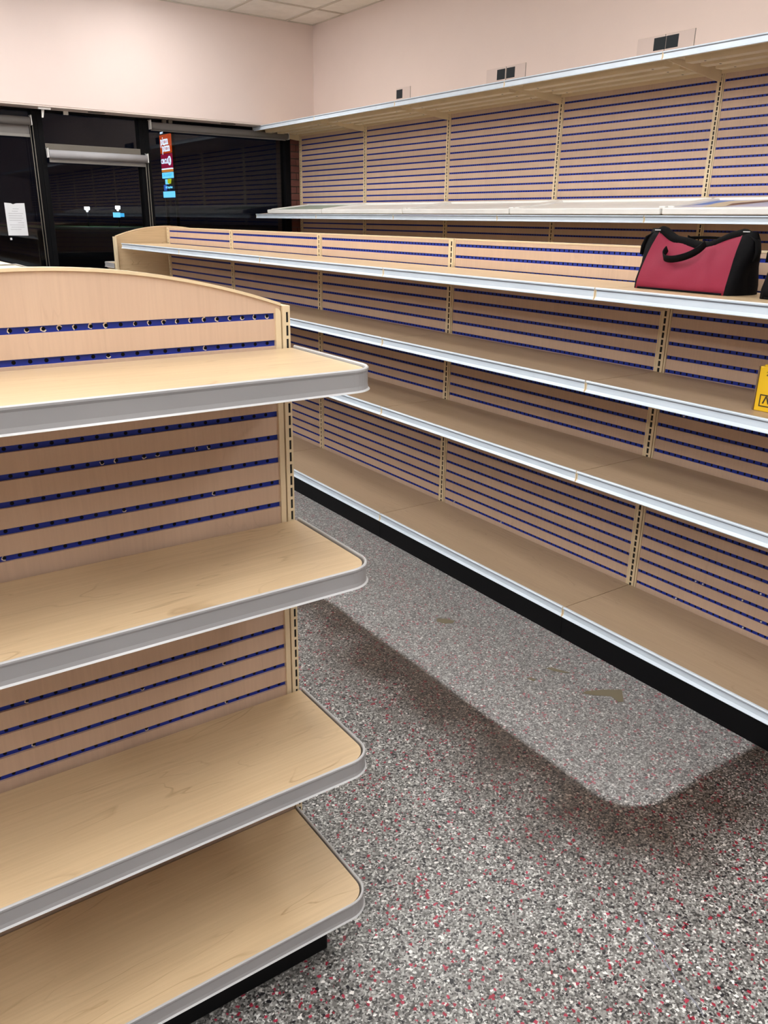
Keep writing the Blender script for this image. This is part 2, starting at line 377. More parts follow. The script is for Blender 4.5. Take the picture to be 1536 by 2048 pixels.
# roller blinds hung in the windows
def blind(x0, x1, zc, drop, label, r=.033, y=GY-.10, cord=None, cloth='blind', hem='plastic'):
    t = thing('roller_blind', label, 'blind', ((x0+x1)/2, y, zc)); h = (x1-x0)/2
    q = MB(); q.tube([(-h+.012, 0, 0), (h-.012, 0, 0)], r, 0, 16); q.build('blind_roll', [cloth], t)
    q = MB(); q.box(-h+.02, h-.02, r-.006, r-.003, -drop+.02, 0); q.build('blind_cloth', [cloth], t)
    q = MB(); q.box(-h+.02, h-.02, r-.016, r+.006, -drop, -drop+.024); bevel(q.build('hem_bar', [hem], t), .003)
    for s in (-1, 1):
        q = MB(); q.prism([(0, -.03), (.006, -.03), (.006, .05), (-.03*s if s < 0 else .006, .05), (0, .044)] if 0 else [(-.003, -.032), (.003, -.032), (.003, .05), (-.003, .05)], -.03, .03)
        q.box(-.003 if s > 0 else -.003, .003, -.03, .05, .044, .05)
        q.build('bracket', ['plastic'], t, (s*(h-.004), 0, 0))
    if cord is not None:
        for dx in (0, .022):
            q = MB(); q.tube([(s_*1.0, 0, z) for s_, z in ((cord+dx, 0.0), (cord+dx, -.7), (cord+dx, -1.45))], .0035, 0, 6); q.build('pull_cord', ['bronze'], t)
    return t
blind(.60, 1.835, 2.245, .125, 'shade-grey roller blind at the left window, half rolled above the paper notice', cord=.60, cloth='blindshaded', hem='hemgrey')
blind(1.935, 2.83, 1.997, .068, 'pale roller blind below the bronze transom bar of the middle window', .033, cord=.425, hem='hemgrey')
blind(2.872, 4.32, 2.285, .04, 'dim shade-grey roller blind rolled up at the top of the right window', .03, cloth='blindshaded', hem='hemgrey')
# paper notice taped to the left window
t = thing('paper_notice', 'white paper notice taped to the glass of the left window', 'notice', (1.63, GY-.006, 1.453))
q = MB(); W2, H2 = .083, .136
top = [(-W2, H2), (-.03, H2-.004), (-.012, H2-.012), (.012, H2-.004), (W2, H2-.001)]
q.prism([(-W2, -H2)]+top+[(W2, -H2)], -.001, .001); q.build('sheet', ['paper'], t)
q = MB()
for i, (a, c) in enumerate(((-.02, .03), (-.03, .02), (-.06, .06), (-.06, .05), (-.06, .06), (-.06, .04), (.01, .06), (-.06, .06), (-.05, .06), (-.06, .03))):
    z = .085-i*.019; q.box(a, c, -.0016, -.001, z, z+.0022)
q.build('printed_lines', ['ink'], t)
t2 = MB(); t2.box(-.008, .008, -.001, .001, -.012, .006); tag(t2.build('tape_scrap', ['paper'], None, (1.565, GY-.006, 1.292)), 'tiny white tape scrap on the glass below the paper notice', 'tape')

# ------------------------------------------------------------------ shelving kit
W = 1.2192
def upright_mesh(h, z0, name='upright', ridges=True):
    """cream steel post: slotted face with dark slots, ridge either side; front at y=0..-  (y towards the aisle)"""
    m = MB()
    x0, x1, a, c = (-.015, .015, -.005, .005) if ridges else (-.008, .008, -.0005, .0045)
    m.box(x0, x1, -.045, -.004, z0, h, 0)
    m.box(x0, a, -.004, .006, z0, h, 0); m.box(c, x1, -.004, .006, z0, h, 0)
    n = int((h-z0-.02)/.0254); z = h-.012
    m.box(a, c, -.004, .006, z, h, 0)
    for i in range(n):
        m.box(a, c, -.004, .006, z-.0254, z-.0195, 0); z -= .0254
    m.box(a, c, -.004, .006, z0, z, 0)
    m.quad((a, .0042, z0), (c, .0042, z0), (c, .0042, h), (a, .0042, h), 1)
    if ridges:
        for s in (-1, 1): m.box(s*.0205-.003, s*.0205+.003, -.02, .0035, z0, h, 0)
    return m.mesh(name, ['cream', 'dark'])
def panel_meshes(zlo, zhi, zs, gh=.0128, wd=W-.046):
    """grooved board: bands stand proud of a dark groove floor"""
    m = MB(); h = wd/2; e = sorted(zs); lo = zlo
    m.quad((-h, -.0085, zlo), (h, -.0085, zlo), (h, -.0085, zhi), (-h, -.0085, zhi), 1)
    for z in e+[None]:
        hi = zhi if z is None else z-gh/2
        if hi-lo > .002: m.box(-h, h, -.014, 0, lo, hi, 0)
        if z is not None: lo = z+gh/2
    return m.mesh('back_panel', ['panel', 'dark'])
def strip_mesh(gh=.0128, wd=W-.046, pitch=.0254, hole=.006):
    m = MB(); h = wd/2; n = int(wd/pitch); x = -h; c0 = -(n-1)*pitch/2
    for i in range(n+1):
        x1 = h if i == n else c0+i*pitch-hole/2
        m.quad((x, -.004, -gh/2), (x1, -.004, -gh/2), (x1, -.004, gh/2), (x, -.004, gh/2), 0); x = x1+hole
    for i in range(n):
        a = c0+i*pitch-hole/2
        m.quad((a, -.004, -gh/2), (a+hole, -.004, -gh/2), (a+hole, -.004, -gh/2+.0022), (a, -.004, -gh/2+.0022), 0)
        m.quad((a, -.004, gh/2-.0018), (a+hole, -.004, gh/2-.0018), (a+hole, -.004, gh/2), (a, -.004, gh/2), 0)
    return m.mesh('groove_strip', ['blue'])
STRIP = strip_mesh()
def deck_mesh(depth, mat='deckd', wd=W-.003):
    """laminate deck; top at z=0, front at y=depth"""
    m = MB(); m.box(-wd/2, wd/2, .006, depth-.004, -.014, 0); return m.mesh('shelf_deck', [mat])
def pan_mesh(depth, wd=W-.012):
    """steel pan under the deck: front and rear flanges and three long ribs with holes"""
    m = MB(); h = wd/2
    m.box(-h, h, .008, depth-.006, -.018, -.0145)
    m.box(-h, h, depth-.03, depth-.006, -.034, -.018); m.box(-h, h, .008, .014, -.05, -.018)
    for k in range(3):
        y = depth*(.24+.25*k)
        m.prof([(y-.036, -.018), (y-.030, -.046), (y+.030, -.046), (y+.036, -.018)], -h+.06, h-.06)
        for x in (-h+.16, h-.16): m.box(x-.005, x+.005, y-.005, y+.005, -.0466, -.0458, 1)
    return m.mesh('shelf_pan', ['cream', 'dark'])
def rail_mesh(wd=W-.005, h=.036):
    """moulded price rail: bead, ticket channel, flared foot; y=0 at deck front, z=0 at deck top"""
    P = [(-.004, .003), (.005, .004), (.0075, .001), (.0070, -.003), (.0040, -.0036), (.002, -.008), (.0025, -h*.72), (.006, -h*.86), (.009, -h+.002), (.009, -h), (.0005, -h), (-.004, -h*.6)]
    mats = [0, 0, 0, 1, 1, 0, 0, 0, 0, 0, 0, 0]
    m = MB(); m.prof(P, -wd/2, wd/2, 0, True, mats); return m.mesh('price_rail', ['rail', 'raild'])
def cap_mesh(h=.036):
    m = MB(); m.prof([(-.004, .0025), (.006, .003), (.004, -.004), (.0035, -h*.7), (.009, -h), (-.004, -h)], -.0018, .0018); return m.mesh('rail_end', ['cream'])
def bracket_mesh(depth, rear=.088, front=.03):
    m = MB(); m.prof([(0, -.015), (depth-.02, -.015), (depth-.02, -front), (.04, -rear), (0, -rear)], -.0025, .0025)
    return m.mesh('bracket', ['cream'])
RAIL = rail_mesh(); CAP = cap_mesh(); UR = {}
def gondola(name, label, loc, rz, bays, ztop, levels, zs, depth, sgn=-1, tops=None, spine=.05, deckmat='deckd', kick=.012, double=False):
    """levels: (z, tilt, deck material, brackets).  x local = along the run (bay k spans sgn*k*W .. sgn*(k+1)*W), y local = out to the aisle"""
    r = thing(name, label, 'shelving', loc, rz)
    zb = levels[0][0]
    um = upright_mesh(ztop, .02); pm = panel_meshes(zb-.012, ztop-.006, zs)
    dm = {}; pan = pan_mesh(depth); bk = bracket_mesh(depth)
    core = MB(); core.box(-W/2+.004, W/2-.004, -spine+(.0145 if double else 0), -.0145, .02, ztop-.001); cm = core.mesh('spine_core', ['cream'])
    cpm = MB(); cpm.box(-W/2+.023, W/2-.023, -spine-(.002 if double else 0), .002, ztop-.006, ztop); cpm = cpm.mesh('top_cap', ['cream'])
    km = MB(); km.box(-W/2+.001, W/2-.001, -spine+(.05 if double else 0), depth+kick-.01, 0, zb-.048); km.box(-W/2+.001, W/2-.001, depth+kick-.01, depth+kick-.006, 0, zb-.034); kmm = km.mesh('kick_plate', ['kick'])
    for k in range(bays):
        put('spine_core', cm, r, (sgn*(k+.5)*W, 0, 0)); put('top_cap', cpm, r, (sgn*(k+.5)*W, 0, 0))
    for side in ((0, 1) if double else (0,)):
        def at(x, y, z): return (x, y, z) if not side else (x, -spine-y, z)
        rzs = PI*side
        for k in range(bays+1): put('upright', um, r, at(sgn*k*W, 0, 0), rzs)
        for k in range(bays):
            c = sgn*(k+.5)*W
            p = put('back_panel', pm, r, at(c, 0, 0), rzs)
            for z in zs: put('groove_strip', STRIP, p, (0, 0, z))
            put('kick_plate', kmm, r, at(c, 0, 0), rzs)
            for li, (z, tilt, dmat, br) in enumerate(levels):
                if dmat not in dm: dm[dmat] = deck_mesh(depth, dmat)
                s = put('shelf', dm[dmat], r, at(c, .006, z+depth*math.sin(tilt)))
                s.rotation_euler = (-tilt, 0, rzs)
                put('price_rail', RAIL, s, (0, depth-.003, 0)); put('shelf_pan', pan, s)
                put('rail_end', CAP, s, (-W/2+.0032, depth-.003, 0)); put('rail_end', CAP, s, (W/2-.0032, depth-.003, 0))
        for k in range(bays+1):
            for li, (z, tilt, dmat, br) in enumerate(levels):
                if br:
                    q = put('bracket', bk, r, at(sgn*k*W, .006, z+depth*math.sin(tilt))); q.rotation_euler = (-tilt, 0, rzs)
    return r
R90 = PI/2
# island gondola along the aisle
IX, IY = 2.510, 6.706
iz = [1.384-.0496*k for k in range(26)]
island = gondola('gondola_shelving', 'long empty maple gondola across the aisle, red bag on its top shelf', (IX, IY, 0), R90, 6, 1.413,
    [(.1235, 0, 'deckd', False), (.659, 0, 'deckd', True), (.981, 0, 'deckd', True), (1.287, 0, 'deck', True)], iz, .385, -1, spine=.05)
for (y, k) in ((1.62, 25), (1.34, 25), (1.55, 23), (1.52, 23), (1.36, 23), (1.28, 24), (1.30, 22), (1.70, 11), (2.95, 25), (2.60, 25)):
    q = MB(); q.box(-.0025, .0025, -.004, .0015, -.0025, .0025); bevel(q.build('hole_plug', ['plastic'], island, (y-IY, 0, iz[k])), .001)
# wall gondola
WX, WY = 4.475, 7.979
wz = [2.261-.0503*k for k in range(24)]
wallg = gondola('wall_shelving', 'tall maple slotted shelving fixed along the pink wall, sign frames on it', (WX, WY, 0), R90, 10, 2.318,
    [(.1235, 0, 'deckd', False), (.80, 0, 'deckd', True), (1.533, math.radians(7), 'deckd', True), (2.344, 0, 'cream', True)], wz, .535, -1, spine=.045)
# left run behind the end unit (mostly hidden by it), faces the same aisle
lz = [1.370-.0496*k for k in range(25)]
leftg = gondola('gondola_shelving', 'low gondola run behind the arched end unit, only its cream top showing', (.345, 1.50, 0), -R90, 4, 1.392,
    [(.1235, 0, 'deckd', False), (.659, 0, 'deckd', True), (.981, 0, 'deck', True)], lz, .36, -1, spine=.09, double=True)

# ------------------------------------------------------------------ arched end unit
def end_cap(label, loc, rz, zsh, zs, ztop_edge, sag, depth=.30, hw=.457):
    r = thing('end_cap_shelving', label, 'shelving', loc, rz)
    pw = hw-.0205; zb = zsh[0]
    um = upright_mesh(ztop_edge, .02, ridges=False)
    for s in (-1, 1):
        q = put('upright', um, r, (s*(hw-.0105), 0, 0)); q.scale = (s, 1, 1)
        q = MB(); n = 6                                         # flat trim beside the post, rounded at the top
        ztt = ztop_edge-.004
        pts = [(-.0055, zb)]+[(-.0055+.010*(1-math.cos(a)), ztt-.010+.010*math.sin(a)) for a in [PI/2*i/n for i in range(n+1)]]+[(.0055, ztt), (.0055, zb)]
        pts = [(-s*x, z) for x, z in pts]
        q.prism(pts, -.01, .004); q.build('edge_trim', ['cream'], r, (s*(hw-.0265), 0, 0))
    # arched board
    arch = lambda x: ztop_edge+sag*(1-(x/pw)**2)
    m = MB(); e = sorted(zs); gh = .0115; lo = zb-.01
    m.quad((-pw, -.0085, zb), (pw, -.0085, zb), (pw, -.0085, e[-1]+.01), (-pw, -.0085, e[-1]+.01), 1)
    for z in e:
        m.box(-pw, pw, -.014, 0, lo, z-gh/2, 0); lo = z+gh/2
    N = 28; xa = [-pw+2*pw*i/N for i in range(N+1)]
    m.prism([(-pw, lo)]+[(pw, lo)]+[(x, arch(x)) for x in xa[::-1]], -.014, 0, 0)
    pnl = m.build('end_panel', ['panel', 'dark'], r)
    t = MB(); o = 0
    for i in range(N):
        a, c = xa[i], xa[i+1]
        t.add([(a, -.017, arch(a)), (a, .003, arch(a)), (a, .003, arch(a)+.0055), (a, -.017, arch(a)+.0055), (c, -.017, arch(c)), (c, .003, arch(c)), (c, .003, arch(c)+.0055), (c, -.017, arch(c)+.0055)],
              [(0, 1, 5, 4), (1, 2, 6, 5), (2, 3, 7, 6), (3, 0, 4, 7)])
    t.build('arch_edging', ['cream'], r)
    back = MB(); back.prism([(-pw, .02), (pw, .02)]+[(x, arch(x)-.004) for x in xa[::-1]], -.030, -.0145); back.build('backing_board', ['deck'], r)
    # groove strips with round peg holes, some rims chipped to bare board
    def holes(seed, chipped):
        rr = random.Random(seed); q = MB(); p = .0254; nh = int(2*pw/p)-1; c0 = -(nh-1)*p/2+rr.uniform(-.006, .006); x = -pw; y = -.0055; R_ = .0036; h2 = gh/2
        oc = [(math.cos(PI/8+PI/4*i), math.sin(PI/8+PI/4*i)) for i in range(8)]
        for i in range(nh):
            c = c0+i*p; a, d = c-.0055, c+.0055
            q.quad((x, y, -h2), (a, y, -h2), (a, y, h2), (x, y, h2), 0); x = d
            sq = [(d-c, h2*.4), (.0022, h2), (-.0022, h2), (a-c, h2*.4), (a-c, -h2*.4), (-.0022, -h2), (.0022, -h2), (d-c, -h2*.4)]
            pts = [(c+u*R_, y, v*R_) for u, v in oc]+[(c+u, y, v) for u, v in sq]+[(d, y, h2), (a, y, h2), (a, y, -h2), (d, y, -h2)]
            q.add(pts, [(k, 8+k, 8+(k+1) % 8, (k+1) % 8) for k in range(8)]+[(8, 16, 9), (10, 17, 11), (12, 18, 13), (14, 19, 15)], 0)
            if rr.random() < chipped:
                k0 = rr.choice((4, 5, 6)); L_ = rr.choice((3, 4, 5)); w_ = [rr.uniform(.0004, .0022) for _ in range(L_+1)]
                ring = []
                for j in range(L_+1):
                    ang = PI/8+PI/4*(k0+j)
                    ring += [(c+R_*.88*math.cos(ang), y+.0005, R_*.88*math.sin(ang)), (c+(R_+w_[j])*math.cos(ang), y+.0005, (R_+w_[j])*math.sin(ang))]
                q.add(ring, [(2*j, 2*j+1, 2*j+3, 2*j+2) for j in range(L_)], 1)
        q.quad((x, y, -h2), (pw, y, -h2), (pw, y, h2), (x, y, h2), 0)
        return q.mesh('groove_strip', ['blue', 'chip'])
    hm = [holes(1, .9), holes(2, .03), holes(3, .02), holes(5, .3)]
    for i, z in enumerate(zs):
        k = {0: 0, 5: 3}.get(i, 1 + i % 2); put('groove_strip', hm[k], pnl, (0, 0, z))
    # shelves: laminate deck with rounded corners inside a grey vinyl band
    cr = .045
    def path(half, dep, rad):
        P = [((half, .012), (1, 0))]
        for i in range(9):
            a = PI/2*i/8; P.append(((half-rad+rad*math.cos(a), dep-rad+rad*math.sin(a)), (math.cos(a), math.sin(a))))
        Q = [((-x, y), (-u, v)) for (x, y), (u, v) in P[::-1]]
        return P+Q
    H = .034
    prof = [(0, .0), (.0, .003), (.0015, .0048), (.0035, .0048), (.0052, .003), (.0055, .0), (.0042, -.004), (.004, -H*.72), (.0050, -H*.92), (.0080, -H), (.002, -H), (0, -H*.8)]
    mats = [1, 1, 1, 1, 0, 0, 0, 0, 1, 0, 0, 0]
    def shelf_set(hw2, dep2):
        bm_ = MB(); bm_.sweep(path(hw2, dep2-.007, cr), prof, 0, mats); bme = bm_.mesh('edge_band', ['band', 'bandtop'])
        dk = MB(); ol = [p for p, _ in path(hw2-.0035, dep2-.0085, cr)]
        n = len(ol); dk.add([(x, y, 0) for x, y in ol]+[(x, y, -.02) for x, y in ol], [tuple(range(n)), tuple(range(2*n-1, n-1, -1))]+[(i, (i+1) % n, n+(i+1) % n, n+i) for i in range(n)])
        pa = MB(); pa.box(-hw2+.03, hw2-.03, .012, dep2-.03, -.036, -.021)
        return dk.mesh('shelf_deck', ['deck']), bme, pa.mesh('shelf_pan', ['cream'])
    upper, base = shelf_set(hw, depth), shelf_set(hw-.022, depth+.031)
    for z in zsh:
        A = base if z == zsh[0] else upper
        s = put('shelf', A[0], r, (0, 0, z)); put('edge_band', A[1], s); put('shelf_pan', A[2], s)
    br = bracket_mesh(depth-.03, .07, .03)
    for z in zsh[1:]:
        for s in (-1, 1): put('bracket', br, r, (s*(hw-.0155), .006, z-.012))
    q = MB(); q.box(-hw+.093, hw-.093, 0, depth-.03, 0, zb-.037); bevel(q.build('kick_plate', ['kick'], r), .004)
    return r
ez = [1.310-.0477*k for k in range(25)]
ez[1] = 1.259
near = end_cap('arched maple end unit with grey-edged rounded shelves, in the left foreground', (.300, 1.405, 0), PI, [.155, .4775, .8915, 1.2495], [z for z in ez if z > .13], 1.329, .0725, depth=.305)
far = end_cap('arched end unit at the far window end of the long gondola', (2.530, 6.778, 0), 0, [.1235, .482, .80, 1.13], [z+.012 for z in ez if z > .13], 1.338, .08)

# ------------------------------------------------------------------ white sign frames lying on the sloping wall shelf
fy = [7.774, 6.700, 5.450, 4.232, 3.013, 1.795, .56, -.65]
flab = ['white sign frame nearest the windows, lying on the sloping wall shelf', 'second white sign frame from the windows on the wall shelf',
        'third white sign frame from the windows, plain white face, on the wall shelf', 'white sign frame just left of the one printed with violet lettering', 'white sign frame with lilac print and violet lettering above the red bag', 'plain white sign frame right of the one printed with violet lettering', 'white sign frame farthest from the windows on the wall shelf']
def sign_frame(y1, y0, label, art):
    tilt = math.radians(7)
    L_, D_, T_ = y1-y0-.012, .50, .036
    r = thing('sign_frame', label, 'sign', (3.963, (y0+y1)/2, 1.5405), R90, 'white sign frames on the wall shelf')
    r.rotation_euler = (-tilt, 0, R90)                       # local x along the shelf, y out to the aisle
    h = L_/2; rim = .045
    for nm, bx in (('frame_rail', (-h, h, -rim, 0, 0, T_)), ('frame_rail', (-h, h, -D_, -D_+rim*.8, 0, T_+.008)), ('frame_end', (-h, -h+rim, -D_+rim*.8, -rim, 0, T_+.005)), ('frame_end', (h-rim, h, -D_+rim*.8, -rim, 0, T_+.005))):
        q = MB(); q.box(*bx); bevel(q.build(nm, ['plastic'], r), .007, 3)
    q = MB(); q.box(-h+rim, h-rim, -D_+rim*.8, -rim, .004, T_-.006); q.build('face_sheet', ['art' if art == 2 else ('artgreen' if art == 1 else 'plastic')], r)
    if art == 2:
        z = T_-.0058
        def patch(nm, mat, pts):
            q = MB(); q.add([(x, y, z+.0004) for x, y in pts], [tuple(range(len(pts)))]); q.build(nm, [mat], r)
        patch('printed_sky', 'artblue', [(h-.052, -D_+.06), (h-.16, -D_+.06), (h-.19, -.24), (h-.052, -.20)])
        z += .0004; patch('printed_sand', 'artsand', [(h-.15, -.40), (h-.36, -D_+.05), (h-.42, -.34), (h-.30, -.10), (h-.18, -.10), (h-.14, -.28)])
        z += .0004; patch('printed_rocks', 'artbrown', [(h-.26, -.26), (h-.40, -D_+.05), (h-.47, -D_+.05), (h-.36, -.24), (h-.30, -.14)])
        textmesh('Magazines', .16, 'artink', r, (h-.80, -.29, T_-.005), (0, 0, PI), .0003, 'lettering', 1.0, 'CENTER', .2)
        textmesh('Just Read', .07, 'artink', r, (h-.70, -.15, T_-.005), (0, 0, PI), .0003, 'lettering', 1.0, 'CENTER', .2)
    return r
for i in range(6): sign_frame(fy[i], fy[i+1], flab[i], 2 if i == 4 else (1 if i == 0 else 0))

# clear acrylic tabs with black squares on the top wall shelf
def tab(y0, y1, sq, label):
    r = thing('acrylic_tab', label, 'tab', (3.945, (y0+y1)/2, 2.3475), R90, 'clear tabs on the top wall shelf'); h = abs(y1-y0)/2
    q = MB(); q.box(-h, h, -.0012, .0012, 0, .082); q.build('clear_plate', ['acrylic'], r)
    e = MB(); e.box(-h-.001, -h+.0015, -.0014, .0014, 0, .082); e.build('plate_edge', ['bronze'], r)
    c = (sq-(y0+y1)/2); q = MB(); q.box(c-.038, c+.038, .0012, .0024, .012, .072); q.build('black_square', ['square'], r)
tab(5.356, 5.535, 5.492, 'clear tab with a single black square, nearest the windows on the top wall shelf')
tab(4.322, 4.510, 4.368, 'clear tab left of the second shelf joint, black square at its right end')
tab(4.144, 4.318, 4.278, 'clear tab right of the second shelf joint, black square at its left end')
tab(3.106, 3.285, 3.138, 'clear tab left of the third shelf joint, nearest pair, square at its right')
tab(2.925, 3.098, 3.060, 'clear tab right of the third shelf joint, nearest pair, square at its left')

# ------------------------------------------------------------------ duffel bag (local x along the shelf: +x = away from camera, y out to the aisle, z up)
def duffel(label, loc, front, scale=1.0, rz=R90):
    r = thing('duffel_bag', label, 'bag', loc, rz)
    L_ = .160; D_ = .085
    def top(u):            # ridge height along the bag: ears up at both ends, sagging in the middle
        return .142+.044*abs(u)**1.6+.004*math.sin(7*u)
    NU, NV = 25, 14
    def section(u, v):     # v from 0 front bottom, over the ridge, to 1 rear bottom
        x = u*L_*(1.02 if 1 else 1); zt = top(u)
        if v <= .5:
            t = v/.5; y = D_-(D_-.014)*t**1.25; z = zt*t
            bul = .016*math.sin(PI*min(1, t*1.15))*(1-.55*u*u); y += bul*.7
            # lower edge narrower? the bag spreads at its base
            xx = x*(1.0+.0*t)-.0
            wr = .0035*math.sin(9*u+5*t)*math.sin(PI*t)
            # top corners lean in towards the middle
            xx = x*(1-.14*t*t) if u > 0 else x*(1-.06*t*t)
            return (xx, y+wr, max(0.0, z))
        t = (1-v)/.5; y = -(D_-(D_-.014)*t**1.25)-.008*math.sin(PI*t); xx = x*(1-.14*t*t) if u > 0 else x*(1-.06*t*t)
        return (xx, y, zt*t)
    V = []; F = []; mt = []
    for i in range(NU):
        u = -1+2*i/(NU-1)
        for j in range(NV+1): V.append(section(u, j/NV))
    for i in range(NU-1):
        for j in range(NV):
            a = i*(NV+1)+j; F.append((a, a+1, a+NV+2, a+NV+1)); mt.append(0 if j < NV*.5-.9 else 1)
    o = len(V)
    # floor of the bag
    F.append(tuple([i*(NV+1) for i in range(NU)]+[i*(NV+1)+NV for i in range(NU-1, -1, -1)])); mt.append(1)
    q = MB(); q.v = V; q.f = [list(f) for f in F]; q.m = mt; q.sm = [True]*len(F)
    body = q.build('body', [front, 'black'], r)
    # end gussets: pleated black panels bulging outward
    for s in (-1, 1):
        q = MB(); ring = [Vector(section(s, j/NV)) for j in range(NV+1)]; K = 6; rows = []
        cen = Vector((s*(L_+.030), 0, .075))
        for k in range(K+1):
            t = k/K; row = []
            for p in ring:
                hz = p.z/.186
                c = Vector((p.x+s*(.026+.034*hz)*math.sin(t*PI/2)*(1-.25*t), p.y*(1-t**1.7), p.z))
                c.x += s*.006*math.sin(9*hz+2*t)*t; c.y += .006*math.sin(11*hz+s)*t*(1-hz); row.append(c)
            rows.append(row)
        n = NV+1; pts = [tuple(p) for row in rows for p in row]
        q.add(pts, [(k*n+j, k*n+j+1, (k+1)*n+j+1, (k+1)*n+j) for k in range(K) for j in range(NV)], 0, True)
        q.build('end_panel', ['black'], r)
    # corner tips and zip tape along the ridge
    q = MB(); path = []
    for i in range(33):
        u = -1.18+2.36*i/32; uu = max(-1, min(1, u)); x = section(uu, .5)[0]+(u-uu)*L_*1.25
        z = top(uu)+.006-(abs(u)-1)*.10*(abs(u) > 1)
        path.append((x, 0, z))
    pts = []
    for (x0, _, z0) in path:
        ww = .021; pts += [(x0, ww, z0-.018), (x0, ww*.7, z0), (x0, .003, z0+.004), (x0, -ww*.7, z0), (x0, -ww, z0-.018)]
    q.add(pts, [(5*i+k, 5*i+k+1, 5*i+k+6, 5*i+k+5) for i in range(len(path)-1) for k in range(4)], 0, True)
    zt = q.build('zip_band', ['web'], r)
    so = zt.modifiers.new('thick', 'SOLIDIFY'); so.thickness = .003
    # zip end tabs hanging off both ears, pale marks on them
    for s in (-1, 1):
        x0 = path[0][0] if s < 0 else path[-1][0]; z0 = path[0][2] if s < 0 else path[-1][2]
        q = MB(); P = [(x0-s*.012, .004, z0+.002), (x0+s*.016, .012, z0-.014), (x0+s*.026, .018, z0-.045), (x0+s*.024, .022, z0-.072)]
        q.add([pt for a in P for pt in ((a[0], a[1]-.013, a[2]), (a[0], a[1]+.013, a[2]))], [(2*k, 2*k+1, 2*k+3, 2*k+2) for k in range(3)], 0, True)
        tb = q.build('zip_tab', ['web'], r); so = tb.modifiers.new('thick', 'SOLIDIFY'); so.thickness = .004
        xm = section(s, .5)[0]+s*.012; zz = top(1)+.001
        q = MB(); q.box(xm-.011, xm+.011, .0172, .0184, zz-.008, zz-.0055); q.build('white_mark', ['zip'], r)
    # carry handle in front and one behind
    for side in (1, -1):
        q = MB(); P = []
        for i in range(25):
            t = i/24; a = PI*t; x = .070*math.cos(a)+(.018 if side > 0 else 0)
            dip = math.sin(a)**.8
            if side > 0: z = .150-.014*(1-dip)-.052*dip-.010*math.cos(a); y = .045+.050*dip
            else: z = .158+.006*dip; y = -.030-.02*dip
            P.append(Vector((x, y, z)))
        hw_ = .011
        pts = []
        for i, p in enumerate(P):
            tn = (P[min(i+1, 24)]-P[max(i-1, 0)]).normalized(); wv = Vector((0, .45, 1)) if side > 0 else Vector((0, 1, .3))
            wv = (wv-tn*wv.dot(tn)).normalized()*hw_
            pts += [tuple(p-wv), tuple(p+wv)]
        q.add(pts, [(2*i, 2*i+1, 2*i+3, 2*i+2) for i in range(24)], 0, True)
        hd = q.build('handle', ['web'], r); so = hd.modifiers.new('thick', 'SOLIDIFY'); so.thickness = .003
    # base strip
    q = MB(); q.box(-L_+.004, L_-.004, -D_+.006, D_+.002, 0, .006); bevel(q.build('base_strip', ['black'], r), .002)
    r.scale = (scale, scale, scale)
    return r
duffel('crimson canvas duffel bag with black ends on the long gondola top shelf', (2.352, 1.625, 1.2875), 'pink')
duffel('black duffel bag beside the crimson one, cut off by the right edge', (2.352, 1.185, 1.2875), 'black', .95)

# yellow carton on the third shelf
t = thing('yellow_carton', 'small yellow cardboard carton on the long gondola, cut off by the right edge', 'box', (2.268, 1.176, .9815), math.radians(93))
q = MB(); q.box(-.095, .095, -.058, .058, 0, .128); bevel(q.build('carton_body', ['yellow'], t), .002)
q = MB(); q.box(-.095, .082, -.056, .0583, .128, .134); q.build('carton_lid', ['yellow'], t)
q = MB(); q.box(.0955, .0995, -.057, .0595, .001, .1265); q.build('carton_side', ['carton'], t)
q = MB()
for a, c, z0, z1 in ((.082, .0, .014, .017), (.082, .0, .046, .049)): q.box(c, a, .058, .0587, z0, z1)
q.box(.079, .082, .058, .0587, .014, .049); q.box(0, .003, .058, .0587, .014, .049)
q.build('printed_border', ['print'], t)
textmesh('\u039bU', .030, 'print', t, (.052, .0585, .033), (PI/2, 0, PI), .0003, 'lettering', 1.0, 'CENTER', 0, .0006)
textmesh('2', .016, 'print', t, (.070, .0585, .108), (PI/2, 0, PI), .0003, 'lettering')

# thin wire hook lying on the left run's cream top
q = MB(); q.tube([(.335, 1.60, 1.3955), (.325, 1.66, 1.3985), (.30, 1.71, 1.3955), (.27, 1.66, 1.3955), (.29, 1.58, 1.3955), (.345, 1.545, 1.3955), (.348, 1.515, 1.3955)], .0016, 0, 6)
tag(q.build('wire_hook', ['wire'], None), 'bent thin wire sign hook lying on the cream top behind the arched end unit', 'hook')

# ------------------------------------------------------------------ scraps and marks on the floor
def scrap(pts, label):
    q = MB(); n = len(pts); q.add([(x, y, .0004) for x, y in pts]+[(x, y, .0011) for x, y in pts], [tuple(range(n, 2*n))]+[(i, (i+1) % n, n+(i+1) % n, n+i) for i in range(n)])
    tag(q.build('tape_scrap', ['tape'], None), label, 'tape')
scrap([(1.80, 2.185), (1.815, 2.205), (1.845, 2.185), (1.862, 2.15), (1.845, 2.14), (1.815, 2.155)], 'oval tan tape scrap farthest down the aisle floor')
scrap([(1.905, 1.695), (1.925, 1.69), (1.945, 1.645), (1.955, 1.625), (1.935, 1.64), (1.915, 1.665)], 'thin faint tape sliver between the other scraps on the aisle floor')
scrap([(1.80, 1.683), (1.815, 1.68), (1.822, 1.66), (1.808, 1.658)], 'smallest tan tape scrap on the aisle floor')
scrap([(1.892, 1.512), (1.91, 1.515), (1.965, 1.49), (2.02, 1.452), (1.968, 1.402), (1.952, 1.410), (1.958, 1.446), (1.915, 1.482)], 'forked tan tape scrap nearest the camera beside the black kick plate')
